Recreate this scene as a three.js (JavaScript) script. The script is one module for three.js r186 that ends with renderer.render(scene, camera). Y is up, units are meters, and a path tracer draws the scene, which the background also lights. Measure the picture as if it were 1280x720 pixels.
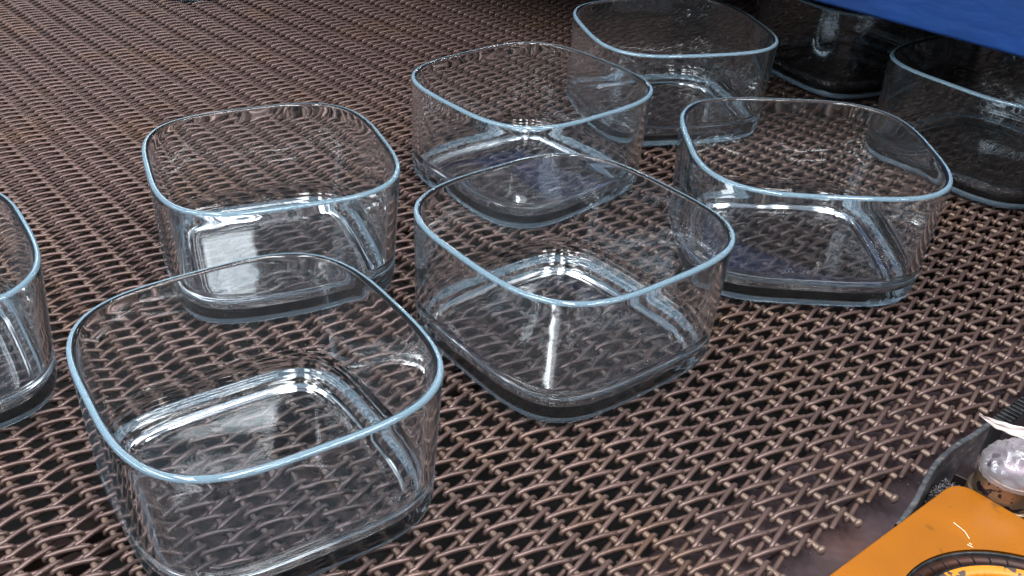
import * as THREE from 'three';
import { mergeGeometries } from 'three/addons/utils/BufferGeometryUtils.js';
import { RoundedBoxGeometry } from 'three/addons/geometries/RoundedBoxGeometry.js';
import { ImprovedNoise } from 'three/addons/math/ImprovedNoise.js';
import { RectAreaLightUniformsLib } from 'three/addons/lights/RectAreaLightUniformsLib.js';

// ---------------------------------------------------------------- camera
const scene = new THREE.Scene();
const camera = new THREE.PerspectiveCamera(32.072, 1280 / 720, 0.01, 30);
camera.position.set(0, 0.29283, 0);
camera.rotation.order = 'YXZ';
camera.rotation.set(-0.56896, 0, -0.0033);
camera.setViewOffset(1280, 720, 174.94, -4.49, 1280, 720);

// ---------------------------------------------------------------- light: a works hall with ceiling lamps and one window
RectAreaLightUniformsLib.init();
scene.background = new THREE.Color(0.15, 0.185, 0.23);
const renderer = new THREE.WebGLRenderer({ antialias: true });
renderer.toneMapping = THREE.LinearToneMapping;
renderer.toneMappingExposure = 1.45;
renderer.shadowMap.enabled = true;
renderer.setSize(1024, 576);

function lampPanel(name, label, category, pos, look, w, h, color, power, glow) {
  const g = new THREE.Group();
  g.name = name; g.userData = { label, category };
  g.position.set(...pos); g.lookAt(...look);
  const frame = new THREE.Mesh(new RoundedBoxGeometry(w + Math.min(0.08, w), h + Math.min(0.08, w), Math.min(0.05, w), 2, Math.min(0.01, w * 0.2)), new THREE.MeshStandardMaterial({ color: 0x8a8d90, roughness: 0.5, metalness: 0.4 }));
  frame.name = 'lamp_housing'; frame.position.z = -0.010 - Math.min(0.05, w) / 2;
  const face = new THREE.Mesh(new THREE.BoxGeometry(w, h, 0.006), new THREE.MeshStandardMaterial({ color: 0xffffff, emissive: new THREE.Color(...color), emissiveIntensity: glow, roughness: 0.6 }));
  face.name = 'lamp_diffuser'; face.position.z = -0.002;
  g.add(frame, face); scene.add(g);
  const l = new THREE.RectAreaLight(new THREE.Color(...color), power, w, h);
  l.position.set(...pos); l.lookAt(...look); l.translateZ(0);
  const p = new THREE.Vector3(...look).sub(new THREE.Vector3(...pos)).normalize().multiplyScalar(0.012);
  l.position.add(p); l.lookAt(...look);
  scene.add(l);
}
[[-0.95, 'leftmost'], [-0.4, 'second from the left'], [0.15, 'middle one'], [0.7, 'second from the right'], [1.25, 'rightmost']].forEach(([x, which]) =>
  lampPanel('ceiling_lamp', `long white ceiling lamp above the belt, ${which} of the five`, 'lamp', [x, 1.35, 0.12], [x, 0, 0.1199], 0.18, 1.3, [0.96, 0.98, 1.0], 17, 1.0));
lampPanel('window_lamp', 'bright upright window lamp beyond the far end of the belt', 'lamp', [-0.05, 1.30, -2.6], [0.0, 0.05, -0.5], 1.3, 0.66, [0.95, 0.98, 1.0], 2.0, 1.0);
lampPanel('added_streak_tube', 'added unseen upright tube for the streaks in the bowl bases, the taller one', 'lamp', [0.1762, 0.315, -0.8014], [-0.1862, 0.315, -0.5494], 0.009, 0.15, [0.95, 0.98, 1.0], 22, 1.0);  // unseen tube, added to make an upright streak in the middle bowl base
lampPanel('added_streak_tube', 'added unseen upright tube for the streaks in the bowl bases, the shorter one', 'lamp', [0.1417, 0.205, -0.8523], [-0.2207, 0.205, -0.6003], 0.009, 0.06, [0.95, 0.98, 1.0], 22, 1.0);  // second added tube, unseen, for the streak in the bowl behind
lampPanel('side_lamp', 'long cool side lamp to the left of the belt', 'lamp', [-1.6, 1.0, -0.1], [0.0, 0.03, -0.4], 1.3, 0.7, [0.72, 0.87, 1.0], 2.6, 1.0);

// ---------------------------------------------------------------- helpers
const noise = new ImprovedNoise();
let seed = 20240611;
const rnd = () => { seed = (seed * 1664525 + 1013904223) >>> 0; return seed / 4294967296; };
const fbm = (x, y, z) => noise.noise(x, y, z) + 0.5 * noise.noise(x * 2.1 + 7, y * 2.1, z * 2.1) + 0.25 * noise.noise(x * 4.3, y * 4.3 + 3, z * 4.3);
const YAW = 0.96263, CU = Math.cos(YAW), SU = Math.sin(YAW);
const at = (s, t, y = 0) => new THREE.Vector3(s * CU + t * SU, y, s * SU - t * CU);   // belt axes: s along the cross rods, t along the travel
const counts = {};
function numbered(n) { const k = counts[n] = (counts[n] ?? -1) + 1; return k ? `${n}_${String(k).padStart(3, '0')}` : n; }
function beltGroup(name, label, category, group) {       // children are laid out in x = s, y, z = -t
  const g = new THREE.Group(); g.name = numbered(name); g.rotation.y = -YAW; scene.add(g);
  if (label) g.userData = { label, category };
  if (group) g.userData.group = group;
  return g;
}
function add(parent, name, geo, mat, label) {
  const m = new THREE.Mesh(geo, mat); m.name = name; m.castShadow = m.receiveShadow = true; if (label) m.userData.label = label; parent.add(m); return m;
}
// a tileable-looking noise texture (w pixels a side), value function (u, v) -> [r, g, b] in sRGB 0..1
function texture(w, h, fn, srgb = true) {
  const d = new Uint8Array(w * h * 4);
  for (let j = 0; j < h; j++) for (let i = 0; i < w; i++) {
    const c = fn(i / w, j / h), k = (j * w + i) * 4;
    for (let q = 0; q < 3; q++) d[k + q] = Math.max(0, Math.min(255, c[q] * 255));
    d[k + 3] = 255;
  }
  const t = new THREE.DataTexture(d, w, h); t.magFilter = THREE.LinearFilter; t.minFilter = THREE.LinearFilter;
  t.wrapS = t.wrapT = THREE.RepeatWrapping; if (srgb) t.colorSpace = THREE.SRGBColorSpace; t.needsUpdate = true; return t;
}
function setUV(geo, scale = 1, ax = 'x', ay = 'z') {
  const p = geo.attributes.position, uv = new Float32Array(p.count * 2), A = { x: 0, y: 1, z: 2 };
  for (let i = 0; i < p.count; i++) { uv[2 * i] = p.array[3 * i + A[ax]] * scale; uv[2 * i + 1] = p.array[3 * i + A[ay]] * scale; }
  geo.setAttribute('uv', new THREE.BufferAttribute(uv, 2)); return geo;
}

// ---------------------------------------------------------------- conveyor belt: cross rods and left and right hand wire spirals
const PITCH = 0.0086285, ROD = 0.01237473, RW = 0.00111, RR = 0.00146, T0 = 0.64 * 2 * ROD, EDGE = -0.1265;
const RISE = 0.00168, AXIS = -(RISE + RW) - 0.0005;   // the rods are crimped a little, so the wires nest into them                        // height of the rod axes: the wire crowns reach y = 0
const grain = texture(256, 256, (u, v) => { const n = 0.5 + 0.3 * noise.noise(u * 24, v * 24, 1) + 0.3 * noise.noise(u * 64, v * 64, 4); return [n, n, n]; }, false);
grain.repeat.set(60, 60);
const wireMat = new THREE.MeshPhysicalMaterial({ color: 0xffffff, vertexColors: true, roughness: 0.34, metalness: 0.45, specularIntensity: 0.8, bumpMap: grain, bumpScale: 0.00006 });
const rodMat = new THREE.MeshStandardMaterial({ color: 0xffffff, vertexColors: true, roughness: 0.42, metalness: 0.4, bumpMap: grain, bumpScale: 0.00008 });
function wireTone(s, y, t, id, rod) {
  const n = fbm(s * 60, t * 60, id * 3.7), f = noise.noise(s * 420, y * 420, t * 420 + id * 9.1), red = Math.max(0, fbm(s * 14 + 40, t * 14, 2) * 0.9 + noise.noise(s * 160, id * 5.3, t * 30) * 0.5 - 0.12);
  let k = 1 + 0.26 * n + 0.18 * f;
  let c = rod ? [0.150, 0.100, 0.078] : [0.118, 0.076, 0.067];
  c = [c[0] * k + 0.016 * red, c[1] * k + 0.003 * red, c[2] * k - 0.012 * red];
  return c.map((v) => Math.max(0.022, v));
}
// sweeps a circle of radius r along points; colours by wireTone; caps the ends
function sweep(pts, r, radial, id, rod, cap) {
  const n = pts.length, P = [], N = [], C = [], UV = [], I = [];
  const T = new THREE.Vector3(), A = new THREE.Vector3(0, 1, 0), B = new THREE.Vector3(), D = new THREE.Vector3();
  for (let i = 0; i < n; i++) {
    T.subVectors(pts[Math.min(n - 1, i + 1)], pts[Math.max(0, i - 1)]).normalize();
    if (i === 0) { A.set(0, 1, 0); if (Math.abs(T.y) > 0.9) A.set(1, 0, 0); }
    A.addScaledVector(T, -A.dot(T)).normalize(); B.crossVectors(T, A);
    const c = wireTone(pts[i].x, pts[i].y, -pts[i].z, id, rod);
    for (let k = 0; k < radial; k++) {
      const q = 2 * Math.PI * k / radial;
      D.copy(A).multiplyScalar(Math.cos(q)).addScaledVector(B, Math.sin(q));
      P.push(pts[i].x + r * D.x, pts[i].y + r * D.y, pts[i].z + r * D.z); N.push(D.x, D.y, D.z); C.push(...c);
      UV.push(pts[i].x + 0.7 * pts[i].z + r * Math.sin(q), pts[i].z + r * Math.cos(q));
      if (i < n - 1) { const a = i * radial + k, b = i * radial + (k + 1) % radial; I.push(a, b, a + radial, b, b + radial, a + radial); }
    }
  }
  if (cap) for (const [i, sg] of [[0, -1], [n - 1, 1]]) {
    T.subVectors(pts[Math.min(n - 1, i + 1)], pts[Math.max(0, i - 1)]).normalize();
    const c = wireTone(pts[i].x, pts[i].y, -pts[i].z, id, rod), v = P.length / 3;
    P.push(pts[i].x + sg * T.x * r * 0.55, pts[i].y + sg * T.y * r * 0.55, pts[i].z + sg * T.z * r * 0.55); N.push(sg * T.x, sg * T.y, sg * T.z); C.push(...c); UV.push(pts[i].x, pts[i].z);
    for (let k = 0; k < radial; k++) { const a = i * radial + k, b = i * radial + (k + 1) % radial; sg > 0 ? I.push(a, b, v) : I.push(b, a, v); }
  }
  const g = new THREE.BufferGeometry();
  g.setAttribute('position', new THREE.Float32BufferAttribute(P, 3)); g.setAttribute('normal', new THREE.Float32BufferAttribute(N, 3));
  g.setAttribute('color', new THREE.Float32BufferAttribute(C, 3)); g.setAttribute('uv', new THREE.Float32BufferAttribute(UV, 2)); g.setIndex(I);
  return g;
}
// left end of the belt piece that can be seen (with a wide margin), by travel t
const leftEnd = (t) => Math.max(-1.22, -0.70 - Math.max(0, Math.min(0.36, t + 0.05)) * 2.15) + Math.max(0, t - 0.36) * 0.42;
const belt = beltGroup('conveyor_belt', 'brown woven wire conveyor belt of interlocked spirals and cross rods carrying the glass bowls', 'conveyor belt');
const FIRST = -8, LAST = 82;
const sag = (s, t) => 0.0006 * noise.noise(s * 5, t * 5, 9);
{
  const phase = [];
  for (let i = FIRST; i <= LAST; i++) phase[i - FIRST] = 0.25 * Math.sin(i * 0.21) + 0.10 * (rnd() - 0.5) + 0.37;
  for (let i = FIRST; i <= LAST; i++) {
    const tA = T0 + (i - 1) * ROD;                          // spiral i runs round the rods at tA and tA + ROD
    const tB = tA + ROD, hand = i % 2 === 0 ? 1 : -1;
    const near = tA < 0.42, segLine = near ? 4 : 3, segArc = near ? 5 : 4, radial = near ? 7 : 5;
    const s0 = leftEnd(tA), turns = Math.floor((EDGE - 0.003 - s0) / PITCH);
    const pts = [], rho = RR + RW, lean = 0.5 * PITCH * hand;
    // start at the belt edge and work to the left; the top run from A to B moves by lean
    for (let k = 0; k <= turns; k++) {
      const base = EDGE - 0.0022 - (hand > 0 ? 1.06 : 0) * PITCH - k * PITCH - ((phase[i - FIRST] % 1 + 1) % 1) * PITCH * 0.35;
      const jit = 0.06 * PITCH * (rnd() - 0.5), hj = 0.0003 * (rnd() - 0.6);
      const dir = hand;                                      // +1: helix advances with the top run towards +s
      const sAt = (f) => base + jit + (dir > 0 ? f : -f) * PITCH;
      const order = [];
      for (let q = 0; q < segLine; q++) { const f = q / segLine; order.push([0.06 + 0.38 * f, tA + ROD * f, RISE + hj + 0.0005 * Math.sin(Math.PI * f)]); }
      for (let q = 0; q < segArc; q++) { const a = Math.PI * q / segArc; order.push([0.44 + 0.12 * q / segArc, tB + rho * Math.sin(a), RISE * Math.cos(a)]); }
      for (let q = 0; q < segLine; q++) { const f = q / segLine; order.push([0.56 + 0.38 * f, tB - ROD * f, -RISE - 0.0002 * Math.sin(Math.PI * f)]); }
      for (let q = 0; q < segArc; q++) { const a = Math.PI * q / segArc; order.push([0.94 + 0.12 * q / segArc, tA - rho * Math.sin(a), -RISE * Math.cos(a)]); }
      const run = order.map(([f, t, y]) => new THREE.Vector3(sAt(f), AXIS + y - (hand < 0 ? 0.0003 : 0), -t));
      // consecutive turns of a helix with dir > 0 follow each other towards +s
      if (dir > 0) pts.unshift(...run); else pts.push(...run);
    }
    for (const p of pts) p.y += sag(p.x, -p.z);
    add(belt, numbered('wire_spiral'), sweep(pts, RW, radial, i, false, true), wireMat);
  }
  for (let i = FIRST; i <= LAST + 1; i++) {
    const t = T0 + (i - 1) * ROD, s0 = leftEnd(t), pts = [], odd = ((i % 2) + 2) % 2;
    const end = EDGE + (odd ? -0.0052 : 0.0006) + 0.001 * (rnd() - 0.5);
    const n = Math.ceil((end - s0) / 0.0035);
    for (let k = 0; k <= n; k++) { const s = end - (end - s0) * k / n; pts.push(new THREE.Vector3(s, AXIS + sag(s, t), -t + 0.00012 * noise.noise(s * 40, i * 3.1, 0))); }
    const g = sweep(pts, RR, 8, i + 300, true, true);
    add(belt, numbered('cross_rod'), g, rodMat);
    if (!odd) {                                             // upset head on the end of every second rod
      const b = new THREE.SphereGeometry(0.00215, 14, 10); b.scale(0.75, 1, 1); b.translate(end + 0.0006, AXIS + sag(end, t), -t);
      const c = []; const p = b.attributes.position;
      for (let k = 0; k < p.count; k++) c.push(...wireTone(p.getX(k), p.getY(k), -p.getZ(k), i + 900, true));
      b.setAttribute('color', new THREE.Float32BufferAttribute(c, 3)); setUV(b);
      if (t < 0.8) add(belt, numbered('rod_head'), b, rodMat);
    }
  }
}

// ---------------------------------------------------------------- machine frame under and beside the belt
const sootTex = texture(256, 256, (u, v) => { const n = 0.5 + 0.35 * fbm(u * 9, v * 9, 3) + 0.2 * noise.noise(u * 50, v * 50, 2); return [0.10 + 0.05 * n, 0.088 + 0.045 * n, 0.085 + 0.045 * n]; });
sootTex.repeat.set(5, 5);
const sootMat = new THREE.MeshStandardMaterial({ map: sootTex, roughness: 0.9 });
const plateTex = texture(512, 512, (u, v) => {
  const n = fbm(u * 6, v * 6, 1), f = noise.noise(u * 60, v * 60, 5), stain = Math.max(0, fbm(u * 3 + 5, v * 3, 8));
  const k = 0.95 + 0.22 * n + 0.1 * f;
  return [0.31 * k + 0.05 * stain, 0.255 * k, 0.27 * k - 0.05 * stain];
});
plateTex.repeat.set(5, 5);
const plateRough = texture(256, 256, (u, v) => { const n = 0.5 + 0.35 * fbm(u * 8, v * 8, 6); return [n, n, n]; }, false); plateRough.repeat.set(5, 5);
const plateMat = new THREE.MeshStandardMaterial({ map: plateTex, roughnessMap: plateRough, roughness: 0.85, metalness: 0.35, bumpMap: plateRough, bumpScale: 0.0003 });
function slab(parent, name, s0, s1, t0, t1, y0, y1, mat, r = 0.0008, label) {
  const g = new RoundedBoxGeometry(s1 - s0, y1 - y0, t1 - t0, 2, Math.min(r, (y1 - y0) / 2.2)); g.translate((s0 + s1) / 2, (y0 + y1) / 2, -(t0 + t1) / 2); setUV(g, 1);
  return add(parent, name, g, mat, label);
}
const pit = beltGroup('machine_floor'); pit.userData = { kind: 'structure' };
slab(pit, 'floor_plate', -1.5, 0.4, -0.3, 1.4, -0.16, -0.14, sootMat);
const bars = beltGroup('support_frame', 'dull brown flat steel bars running under the wire belt', 'frame');
const barMat = new THREE.MeshStandardMaterial({ map: plateTex, roughness: 0.55, metalness: 0.5, color: 0xc8b8a8 });
for (const [s0, s1, y] of [[-0.342, -0.329, -0.034], [-0.319, -0.312, -0.03], [-0.52, -0.505, -0.06], [-0.74, -0.72, -0.06], [-0.95, -0.93, -0.06]]) slab(bars, numbered('flat_bar'), s0, s1, -0.2, 1.2, y - 0.008, y, barMat);
const side = beltGroup('side_plate', 'purple brown greasy steel side plate under the belt edge beside the orange bearing housing', 'plate');
slab(side, 'plate', -0.168, 0.02, -0.1, 0.66, -0.0165, -0.0125, plateMat, 0.0012);
slab(side, 'edge_strip', -0.152, -0.138, -0.1, 0.66, -0.01247, -0.0105, plateMat, 0.0008);

// ---------------------------------------------------------------- blue tunnel hood
const blueTex = texture(1024, 512, (u, v) => {
  const n = fbm(u * 7, v * 5, 2), m = fbm(u * 22 + 4, v * 14, 7), pale = Math.max(0, fbm(u * 4 + 9, v * 4, 4) - 0.15), rust = Math.max(0, fbm(u * 13, v * 13, 12) + 0.35 * v - 0.78) * 2;
  const k = 1 + 0.14 * n + 0.08 * m;
  return [0.02 * k + 0.15 * pale + 0.25 * rust, 0.195 * k + 0.06 * pale - 0.02 * rust, 0.42 * k + 0.06 * pale - 0.3 * rust];
});
const blueMat = new THREE.MeshStandardMaterial({ map: blueTex, roughness: 0.5, bumpMap: plateRough, bumpScale: 0.0006 });
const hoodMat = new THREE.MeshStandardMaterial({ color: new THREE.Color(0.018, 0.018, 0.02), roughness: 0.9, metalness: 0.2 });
const casingMat = new THREE.MeshStandardMaterial({ color: new THREE.Color(0.10, 0.10, 0.105), roughness: 0.7, metalness: 0.3 });
const hood = beltGroup('tunnel_hood', 'blue painted steel hood of the oven tunnel at the top right over the belt', 'oven hood');
{
  const HB = 0.100, TF = 0.607;
  const g = new RoundedBoxGeometry(1.36, 0.056, 0.006, 3, 0.0025); g.translate(-0.52, HB + 0.028, -TF - 0.003);
  const p = g.attributes.position, uv = new Float32Array(p.count * 2);
  for (let i = 0; i < p.count; i++) { uv[2 * i] = (p.getX(i) + 1.2) / 1.36 * 1.7; uv[2 * i + 1] = (p.getY(i) - HB) / 0.056 * 0.16; }
  g.setAttribute('uv', new THREE.BufferAttribute(uv, 2));
  add(hood, 'front_panel', g, blueMat);
  slab(hood, 'added_light_blocker', -1.2, 0.16, TF + 0.003, TF + 0.012, HB + 0.0585, 0.85, casingMat, 0.002);  // unseen, added above the panel to block light and keep base reflections dark
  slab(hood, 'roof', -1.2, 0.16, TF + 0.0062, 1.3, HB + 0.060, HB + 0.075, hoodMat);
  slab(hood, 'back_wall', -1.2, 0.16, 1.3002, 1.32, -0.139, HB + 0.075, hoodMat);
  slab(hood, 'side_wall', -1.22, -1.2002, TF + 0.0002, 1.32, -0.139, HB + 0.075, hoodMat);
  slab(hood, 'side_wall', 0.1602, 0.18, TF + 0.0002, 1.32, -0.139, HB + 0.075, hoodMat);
}

// ---------------------------------------------------------------- glass bowls
const glass = new THREE.MeshPhysicalMaterial({ color: new THREE.Color(0.95, 0.98, 1.0), roughness: 0, metalness: 0, transmission: 0.996, sheen: 0.12, sheenColor: new THREE.Color(0.55, 0.78, 1.0), sheenRoughness: 0.5, ior: 1.5, thickness: 0.01 });  // pale blue sheen puts bright haze at grazing edges into the colour
const litRimGlass = new THREE.MeshPhysicalMaterial({ color: new THREE.Color(0.55, 0.82, 1.0), roughness: 0.02, metalness: 0, transmission: 0.78, ior: 1.5, thickness: 0.01 });  // milky blue stands in for light guided up the wall
const litFootGlass = new THREE.MeshPhysicalMaterial({ color: new THREE.Color(0.60, 0.83, 1.0), roughness: 0.03, metalness: 0, transmission: 0.74, ior: 1.5, thickness: 0.01 });  // milky blue paints in the light gathered along the lower edge
const floorGlass = new THREE.MeshPhysicalMaterial({ color: new THREE.Color(0.95, 0.98, 1.0), roughness: 0.055, metalness: 0, transmission: 1, ior: 1.5, thickness: 0.01 });
const underGlass = new THREE.MeshPhysicalMaterial({ color: new THREE.Color(0.80, 0.90, 1.0), roughness: 0.02, metalness: 0, transmission: 0.997, ior: 1.5, thickness: 0.01 });
function bowlGeometry(sd) {
  const A = 0.065, AB = 0.0608, H = 0.0686, TK = 0.0035, NA = 224;
  const base = (th, a, n) => { const c = Math.abs(Math.cos(th)), s = Math.abs(Math.sin(th)), r = a * Math.pow(Math.pow(c, n) + Math.pow(s, n), -1 / n); return [r * Math.cos(th), r * Math.sin(th)]; };
  const ringXZ = (a, n, d) => {                              // outline of half size a, moved inwards by d along its normal
    const o = [];
    for (let k = 0; k < NA; k++) {
      const th = 2 * Math.PI * k / NA, p = base(th, a, n), q = base(th + 1e-3, a, n), w = base(th - 1e-3, a, n);
      let tx = q[0] - w[0], tz = q[1] - w[1]; const l = Math.hypot(tx, tz); tx /= l; tz /= l;
      o.push([p[0] - d * tz, p[1] + d * tx]);
    }
    return o;
  };
  const nAt = (y) => 3.95 - 0.69 * Math.min(1, y / H), aAt = (y) => { const f = Math.min(1, y / H); return AB + (A - AB) * (f * 0.8 + 0.2 * f * f); };
  const rings = [];
  const push = (o, y, mul = 1) => rings.push({ o: o.map(([x, z]) => [x * mul, z * mul]), y });
  const foot = ringXZ(AB, 3.95, 0.0092);
  for (const [m, y] of [[0.06, 0.0020], [0.25, 0.0020], [0.45, 0.0018], [0.65, 0.0016], [0.85, 0.0013], [0.96, 0.0009]]) push(foot, y, m);
  for (const [d, y] of [[0.0082, 0.0004], [0.0073, 0.0], [0.0058, 0.0001], [0.0042, 0.0007], [0.0027, 0.0016], [0.0015, 0.0029], [0.0007, 0.0045], [0.0002, 0.0064]]) push(ringXZ(AB, 3.95, d), y);
  for (let k = 0; k < 12; k++) { const y = 0.0082 + 0.0118 * k / 12; push(ringXZ(aAt(y), nAt(y), 0.00005 * Math.sin(k * 1.75 + sd) * Math.min(1, (12 - k) / 4)), y); }
  for (let k = 0; k <= 16; k++) { const y = 0.02 + (H - 0.0016 - 0.02) * k / 16; push(ringXZ(aAt(y), nAt(y), 0), y); }
  for (let k = 1; k <= 9; k++) { const a = Math.PI * k / 9, y = H - 0.0014 + 0.0014 * Math.sin(a); push(ringXZ(A, nAt(H), TK / 2 - TK / 2 * Math.cos(a)), y); }
  const FL = 0.0056, RC = 0.0155;
  for (let k = 1; k <= 18; k++) {
    const y = H - 0.0016 - (H - 0.0016 - FL - RC) * k / 18;
    push(ringXZ(aAt(y), nAt(y), TK + 0.0008 * k / 18), y);
  }
  let last;
  for (let k = 1; k <= 46; k++) {                            // inner corner, with the fine pressed ridges that run round it
    const a = Math.PI / 2 * k / 46, rp = 0.00009 * (Math.sin(k * 1.45 + 0.3 * sd) + 0.6 * Math.sin(k * 0.83 + sd)) * Math.min(1, k / 6) * (k > 44 ? 0.5 : 1), y = FL + RC * (1 - Math.sin(a)) + rp * Math.sin(a);
    last = ringXZ(aAt(y), nAt(y), TK + 0.0008 + RC * (1 - Math.cos(a)) + rp * Math.cos(a)); push(last, y);
  }
  for (const m of [0.985, 0.96, 0.92, 0.84, 0.72, 0.58, 0.42, 0.26, 0.1, 0.03]) push(last, FL + 0.0007 * (1 - m * m), m);
  const P = [], I = [], nR = rings.length;
  rings.forEach(({ o, y }, i) => o.forEach(([x, z], k) => {
    const th = 2 * Math.PI * k / NA;
    let w = 0;
    if (i > 12 && i < nR - 10) w = 0.00008 * noise.noise(Math.cos(th) * 4 + sd, Math.sin(th) * 4, y * 14) + 0.00003 * noise.noise(Math.cos(th) * 9, Math.sin(th) * 9 + sd, y * 20);
    if (i >= nR - 12) w += 0.00004 * noise.noise(x * 70 + sd, z * 70, 3);
    const l = Math.hypot(x, z) || 1;
    if (i > 40 && i < 54) w += 0.00016 * noise.noise(Math.cos(th) * 3 + sd, Math.sin(th) * 3, i * 0.35);
    P.push(x + x / l * w, y + (i >= nR - 11 ? w : 0) + (i > 40 && i < 54 ? 0.00015 * noise.noise(Math.cos(th) * 2 + sd, Math.sin(th) * 2, 1) : 0), z + z / l * w);
  }));
  for (let i = 0; i < nR - 1; i++) for (let k = 0; k < NA; k++) { const a = i * NA + k, b = i * NA + (k + 1) % NA; I.push(a, a + NA, b, b, a + NA, b + NA); }
  for (const [i, flip] of [[0, 0], [nR - 1, 1]]) {
    const c = P.length / 3; P.push(0, rings[i].y, 0);
    for (let k = 0; k < NA; k++) { const a = i * NA + k, b = i * NA + (k + 1) % NA; flip ? I.push(a, c, b) : I.push(a, b, c); }
  }
  const g = new THREE.BufferGeometry(); g.setAttribute('position', new THREE.Float32BufferAttribute(P, 3)); g.setIndex(I); g.computeVertexNormals();
  // cut the closed glass skin into its parts, which share their edges and normals
  const row = NA * 6, cut = (spans) => {
    const q = new THREE.BufferGeometry(), list = [], map = new Map(), p = [], n = [];
    for (const [a, b] of spans) for (let k = a; k < b; k++) { const v = I[k]; if (!map.has(v)) { map.set(v, map.size); p.push(P[3 * v], P[3 * v + 1], P[3 * v + 2]); n.push(g.attributes.normal.getX(v), g.attributes.normal.getY(v), g.attributes.normal.getZ(v)); } list.push(map.get(v)); }
    q.setAttribute('position', new THREE.Float32BufferAttribute(p, 3)); q.setAttribute('normal', new THREE.Float32BufferAttribute(n, 3)); q.setIndex(list); return q;
  };
  const end = (nR - 1) * row, F0 = 10, F1 = 13, L0 = 42, L1 = 47, B1 = 70;
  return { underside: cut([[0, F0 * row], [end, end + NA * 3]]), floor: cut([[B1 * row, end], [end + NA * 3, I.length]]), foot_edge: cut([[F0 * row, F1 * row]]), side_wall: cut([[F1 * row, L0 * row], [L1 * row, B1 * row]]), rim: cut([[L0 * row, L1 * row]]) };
}
const bowlShapes = [bowlGeometry(1.3), bowlGeometry(5.7), bowlGeometry(11.1)];
const bowlModels = bowlShapes.map((q) => {
  const o = new THREE.Group();
  for (const k of ['underside', 'floor', 'foot_edge', 'side_wall', 'rim']) add(o, k, q[k], k === 'rim' ? litRimGlass : k === 'foot_edge' ? litFootGlass : k === 'floor' ? floorGlass : k === 'underside' ? underGlass : glass);
  return o;
});
const bowlSpots = [
  [-0.0461, -0.3115, -0.506, 'clear square glass bowl nearest the camera at the lower left'],
  [-0.0549, -0.4893, -0.297, 'clear square glass bowl behind the nearest, with white reflection in its base'],
  [0.0933, -0.4144, -0.573, 'clear square glass bowl in the middle turned with a corner towards the camera'],
  [0.0985, -0.5936, -0.584, 'clear square glass bowl directly behind the corner-on middle bowl'],
  [0.2361, -0.4992, 0.107, 'clear square glass bowl on the right, in front of the blue hood'],
  [0.2142, -0.7032, -0.11, 'clear square glass bowl at the top edge, left of the dark tunnel mouth'],
  [-0.2173, -0.3801, -0.507, 'clear square glass bowl cut off by the left edge of the photo'],
  [0.4118, -0.6149, -0.486, 'dark clear glass bowl half under the blue hood at the right edge'],
  [0.385, -0.793, -0.35, 'dark clear glass bowl deep in the shade under the blue hood'],
  [-0.165, -1.058, -0.4, 'far glass bowl whose foot just shows at the top edge of the photo'],
];
bowlSpots.forEach(([x, z, yaw, label], i) => {
  const m = bowlModels[i % 3].clone();
  m.name = numbered('glass_bowl'); m.position.set(x, -0.0002, z); m.rotation.y = -yaw;
  m.userData = { label, category: 'bowl', group: 'square glass bowls on the wire belt' };
  scene.add(m);
});

// ---------------------------------------------------------------- orange bearing housing at the lower right
const orangeTex = texture(512, 512, (u, v) => {
  const n = fbm(u * 5, v * 5, 3), f = noise.noise(u * 90, v * 90, 1), dirt = Math.max(0, fbm(u * 11 + 3, v * 11, 5) - 0.45);
  const k = 1 + 0.05 * n + 0.03 * f;
  return [0.55 * k - 0.40 * dirt, 0.315 * k - 0.22 * dirt, 0.0 + 0.01 * n];
});
orangeTex.repeat.set(9, 9);
const orangeMat = new THREE.MeshPhysicalMaterial({ map: orangeTex, roughness: 0.38, bumpMap: plateRough, bumpScale: 0.0001, clearcoat: 0.3, clearcoatRoughness: 0.25 });
const wornTex = texture(512, 512, (u, v) => {
  const n = fbm(u * 9, v * 9, 3), f = noise.noise(u * 40, v * 40, 6);
  return n + 0.4 * f > -0.12 ? [0.72 + 0.05 * n, 0.45 + 0.03 * f, 0.06] : [0.25, 0.2, 0.17];
});
wornTex.repeat.set(16, 16);
const wornMat = new THREE.MeshStandardMaterial({ map: wornTex, roughness: 0.45 });
const blackTex = texture(256, 256, (u, v) => { const k = 0.16 + 0.1 * fbm(u * 8, v * 8, 2) + 0.04 * noise.noise(u * 60, v * 60, 1); return [k * 1.02, k, k * 1.02]; });
blackTex.repeat.set(30, 30);
const blackMat = new THREE.MeshStandardMaterial({ map: blackTex, roughness: 0.4, metalness: 0.5, bumpMap: plateRough, bumpScale: 0.0008 });
const brownSteel = new THREE.MeshStandardMaterial({ map: plateTex, color: 0xb08a70, roughness: 0.4, metalness: 0.6 });
const guardTex = texture(512, 128, (u, v) => { const n = fbm(u * 9, v * 5, 2), m = fbm(u * 25, v * 12, 7), k = 0.36 + 0.09 * n + 0.06 * m, r = Math.max(0, m + 0.4 * n - 0.15); return [k + 0.22 * r, k * 1.01 + 0.13 * r, k * 1.05 + 0.02 * r]; });
guardTex.repeat.set(14, 30);
const guardMat = new THREE.MeshStandardMaterial({ map: guardTex, roughness: 0.42, metalness: 0.6, bumpMap: plateRough, bumpScale: 0.0006 });
const housing = beltGroup('bearing_housing', 'orange painted bearing housing with a worn round groove at the lower right', 'bearing housing');
const HY = 0.012, CS = -0.0495, CT = 0.306;
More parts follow.
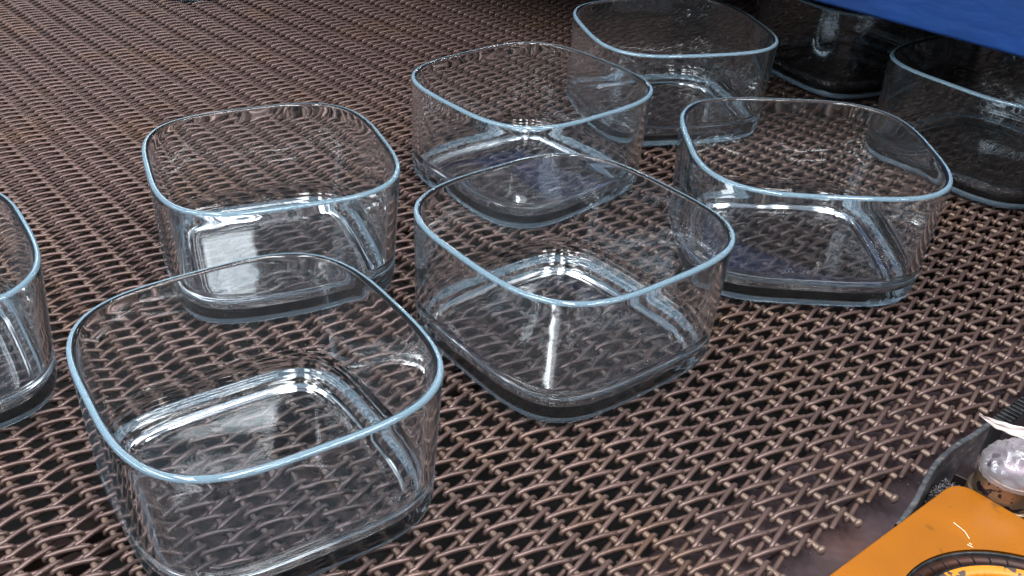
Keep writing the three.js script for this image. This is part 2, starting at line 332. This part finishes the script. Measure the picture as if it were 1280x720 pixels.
{
  const sh = new THREE.Shape(), s0 = -0.1095, t1 = 0.3618, r = 0.0085, s1 = 0.04, tl = 0.2;
  sh.moveTo(s0, tl); sh.lineTo(s0, t1 - r); sh.quadraticCurveTo(s0, t1, s0 + r, t1); sh.lineTo(s1, t1); sh.lineTo(s1, tl); sh.closePath();
  const hole = new THREE.Path(); hole.absarc(CS, CT, 0.0452, 0, 2 * Math.PI, true); sh.holes.push(hole);
  const g = new THREE.ExtrudeGeometry(sh, { depth: 0.018, bevelEnabled: true, bevelSize: 0.0008, bevelThickness: 0.0008, bevelSegments: 3, curveSegments: 48 });
  g.rotateX(-Math.PI / 2); g.translate(0, HY - 0.018 - 0.0008, 0); setUV(g, 1);
  add(housing, 'housing_plate', g, orangeMat);
  const lathe = (pts, mat, name, n = 96) => { const q = new THREE.LatheGeometry(pts.map(([a, b]) => new THREE.Vector2(a, b)), n); q.translate(CS, 0, -CT); setUV(q, 1); return add(housing, name, q, mat); };
  lathe([[0.0453, HY - 0.0012], [0.0449, HY - 0.0007], [0.0443, HY - 0.0012], [0.0436, HY - 0.0030]], blackMat, 'groove_edge');
  lathe([[0.0434, HY - 0.009], [0.0396, HY - 0.009]], blackMat, 'groove_floor');
  const race = lathe([[0.0440, HY - 0.0020], [0.0402, HY - 0.0022], [0.0398, HY - 0.008]], brownSteel, 'ring_race');
  for (let k = 0; k < 44; k++) {                             // the thin dark joints between the ring's segments
    const a = 2 * Math.PI * k / 44, b = new THREE.BoxGeometry(0.0038, 0.0006, 0.0004); b.rotateY(a); b.translate(CS + 0.0418 * Math.cos(a), HY - 0.0021, -CT - 0.0418 * Math.sin(a)); setUV(b, 1);
    add(race, numbered('ring_joint'), b, blackMat);
  }
  lathe([[0.0402, HY - 0.006], [0.0400, HY - 0.0022], [0.0396, HY - 0.0014], [0.0384, HY - 0.0010]], blackMat, 'inner_ring_edge');
  lathe([[0.0384, HY - 0.0010], [0.0358, HY - 0.0012], [0.0348, HY - 0.0022], [0.0330, HY - 0.008]], wornMat, 'inner_ring');
  lathe([[0.0332, HY - 0.0045], [0.0200, HY - 0.0052], [0.0, HY - 0.0056]], brownSteel, 'bore_disc');
  // scratches and chips in the paint
  const chipMat = new THREE.MeshStandardMaterial({ color: 0xd9cdb8, roughness: 0.6 });
  for (const [sa, ta, sb, tb] of [[-0.0985, 0.3385, -0.0935, 0.3375], [-0.0935, 0.3375, -0.0905, 0.3352], [-0.0895, 0.333, -0.0885, 0.3332], [-0.0895, 0.3318, -0.0875, 0.3322]]) {
    const q = new THREE.TubeGeometry(new THREE.LineCurve3(new THREE.Vector3(sa, HY + 0.00005, -ta), new THREE.Vector3(sb, HY + 0.00005, -tb)), 4, 0.00016, 5); setUV(q, 1);
    add(housing, numbered('paint_scratch'), q, chipMat);
  }
}
// shaft collar, wrapped in crumpled film
const BS = -0.0965, BT = 0.3748;
const brassTex = texture(512, 256, (u, v) => {
  const n = fbm(u * 8, v * 6, 3), m = fbm(u * 20, v * 12, 9), black = m + 0.6 * n > 0.42;
  return black ? [0.2, 0.18, 0.2] : [0.50 + 0.14 * n, 0.42 + 0.11 * n, 0.34 + 0.08 * n];
});
const brassMat = new THREE.MeshStandardMaterial({ map: brassTex, roughness: 0.32, metalness: 0.75 });
{
  const domeMat = new THREE.MeshStandardMaterial({ color: 0x6d6268, roughness: 0.3, metalness: 0.6 });
  const g = beltGroup('shaft_collar', 'bronze coloured ringed shaft collar behind the orange housing corner', 'collar');
  const L = (pts, name, mat) => { const q = new THREE.LatheGeometry(pts.map(([a, b]) => new THREE.Vector2(a, b)), 72); q.translate(BS, 0, -BT); add(g, name, q, mat); };
  L([[0.0145, -0.0124], [0.0145, 0.0015], [0.0138, 0.002]], 'base_ring', blackMat);
  L([[0.0100, 0.0022], [0.0132, 0.0022], [0.0136, 0.0028], [0.0136, 0.0088], [0.0131, 0.0094], [0.0120, 0.0095]], 'collar_ring', brassMat);
  L([[0.0100, 0.0096], [0.0118, 0.0096], [0.0122, 0.0101], [0.0122, 0.0202], [0.0117, 0.0207], [0.0100, 0.0208]], 'collar_ring', brassMat);
  L([[0.0116, 0.0208], [0.0112, 0.0235], [0.0098, 0.0265], [0.0065, 0.0290], [0, 0.0300]], 'shaft_end', domeMat);
}
const filmMat = new THREE.MeshPhysicalMaterial({ color: 0xf4eef2, roughness: 0.06, transmission: 0.86, thickness: 0, ior: 1.6, side: THREE.DoubleSide });
{
  const q = new THREE.SphereGeometry(1, 64, 28, 0, 2 * Math.PI, 0, Math.PI * 0.5), p = q.attributes.position;
  for (let i = 0; i < p.count; i++) {
    const x = p.getX(i), y = p.getY(i), z = p.getZ(i);
    const fold = 1 - Math.abs(noise.noise(x * 2.3 + 4, y * 2.3, z * 2.3)) * 0.30 - Math.abs(noise.noise(x * 4 + 9, y * 4, z * 4)) * 0.08;
    const rim = Math.max(0.94, fold), rr = 0.0134 * (y < 0.25 ? rim : fold); p.setXYZ(i, x * rr, y * 0.0150 * fold, z * rr);
  }
  const flat = q; flat.computeVertexNormals();
  flat.translate(BS, 0.0192, -BT); 
  const g = beltGroup('plastic_film', 'crumpled clear plastic film over the top of the bronze collar', 'plastic film');
  add(g, 'film_wrap', flat, filmMat);
  // a loose flap of the same film
  const pl = new THREE.PlaneGeometry(1, 1, 36, 8), pp = pl.attributes.position;
  for (let i = 0; i < pp.count; i++) {
    const u = pp.getX(i) + 0.5, v = pp.getY(i);
    const a = new THREE.Vector3(-0.1185, 0.0265 + 0.004 * Math.pow(1 - u, 3), -0.3835).lerp(new THREE.Vector3(-0.088, 0.0290, -0.3955), u);
    const w = (0.0012 + 0.0048 * Math.min(1, u * 2.2)) * v;
    pp.setXYZ(i, a.x + w * 0.3, a.y + w * 0.75 + 0.0008 * noise.noise(u * 9, v * 3, 2), a.z - w * 0.5 + 0.0009 * noise.noise(u * 7, v * 4, 8));
  }
  pl.computeVertexNormals();
  add(g, 'film_flap', pl, new THREE.MeshPhysicalMaterial({ color: 0xe9d6cf, roughness: 0.25, transmission: 0.35, thickness: 0, side: THREE.DoubleSide }));
}
// curved guard strip between belt and collar, spacer block and ribbed strip
{
  const g = beltGroup('guard_strip', 'bent dark steel guard strip against the belt edge by the orange corner', 'guard');
  const pts = [[-0.1105, 0.322], [-0.1135, 0.338], [-0.1180, 0.3545], [-0.1205, 0.3655], [-0.1216, 0.3755], [-0.1218, 0.3860], [-0.1212, 0.3960], [-0.1212, 0.4080]];
  const c = new THREE.CatmullRomCurve3(pts.map(([s, t]) => new THREE.Vector3(s, 0, -t))), N = 60, sh = [];
  const P = [], I = [], UV = [];
  for (let i = 0; i <= N; i++) {
    const o = c.getPoint(i / N), d = c.getTangent(i / N), nx = -d.z, nz = d.x, top = 0.0118 + 0.0004 * noise.noise(i * 0.7, 1, 1) - 0.004 * Math.max(0, 0.35 - i / N), bot = -0.0122;
    const w = 0.0011 + 0.0002 * noise.noise(i * 0.5, 4, 2);
    for (const [a, y] of [[-w, bot], [-w, top - 0.0004], [-w + 0.0004, top], [w - 0.0004, top], [w, top - 0.0004], [w, bot]]) { P.push(o.x + nx * a, y, o.z + nz * a); UV.push(o.z + a, y); }
    if (i < N) for (let k = 0; k < 5; k++) { const a = i * 6 + k; I.push(a, a + 1, a + 6, a + 1, a + 7, a + 6); }
  }
  const q = new THREE.BufferGeometry(); q.setAttribute('position', new THREE.Float32BufferAttribute(P, 3)); q.setAttribute('uv', new THREE.Float32BufferAttribute(UV, 2)); q.setIndex(I);
  const f = q.toNonIndexed(); f.computeVertexNormals();
  add(g, 'strip', f, guardMat);
  const bl = new RoundedBoxGeometry(0.0075, 0.011, 0.010, 2, 0.0006); bl.rotateY(0.2); bl.translate(-0.1135, -0.0020, -0.3815); setUV(bl, 1);
  add(g, 'spacer_block', bl, new THREE.MeshStandardMaterial({ map: plateTex, color: 0x9a918c, roughness: 0.5, metalness: 0.5 }));
  const r = beltGroup('ribbed_strip', 'black ribbed rubber strip along the belt edge at the right border', 'rubber strip');
  slab(r, 'strip_body', -0.1235, -0.118, 0.418, 0.60, -0.012, 0.0075, blackMat, 0.001);
  for (let k = 0; k < 60; k++) slab(r, numbered('rib'), -0.1240, -0.1175, 0.4185 + k * 0.003, 0.4200 + k * 0.003, 0.0070, 0.0086, blackMat, 0.0003);
}
{ // glass grit swept into the corner
  const geo = new THREE.IcosahedronGeometry(0.0003, 0), N = 2600, im = new THREE.InstancedMesh(geo, new THREE.MeshStandardMaterial({ color: 0x6e6a6c, roughness: 0.35 }), N), m = new THREE.Matrix4(), qq = new THREE.Quaternion(), e = new THREE.Euler();
  for (let k = 0; k < N; k++) {
    const a = at(-0.1185 + 0.012 * rnd() , 0.3635 + 0.013 * rnd(), -0.0122 + 0.0120 * Math.pow(rnd(), 0.6)); if (k % 9 === 0) a.copy(at(-0.128 - 0.045 * rnd(), 0.20 + 0.22 * rnd(), -0.0121)); e.set(rnd() * 6, rnd() * 6, rnd() * 6);
    const sc = 0.5 + 1.1 * rnd(); m.compose(a, qq.setFromEuler(e), new THREE.Vector3(sc, sc, sc)); im.setMatrixAt(k, m);
    const v = 0.3 + 1.4 * rnd() * rnd(); im.setColorAt(k, new THREE.Color(v, v * 0.96, v * 0.95));
  }
  im.name = 'glass_grit'; im.userData = { label: 'grey glass grit lying in the corner behind the orange housing', category: 'grit', kind: 'stuff' };
  scene.add(im);
}

renderer.render(scene, camera);
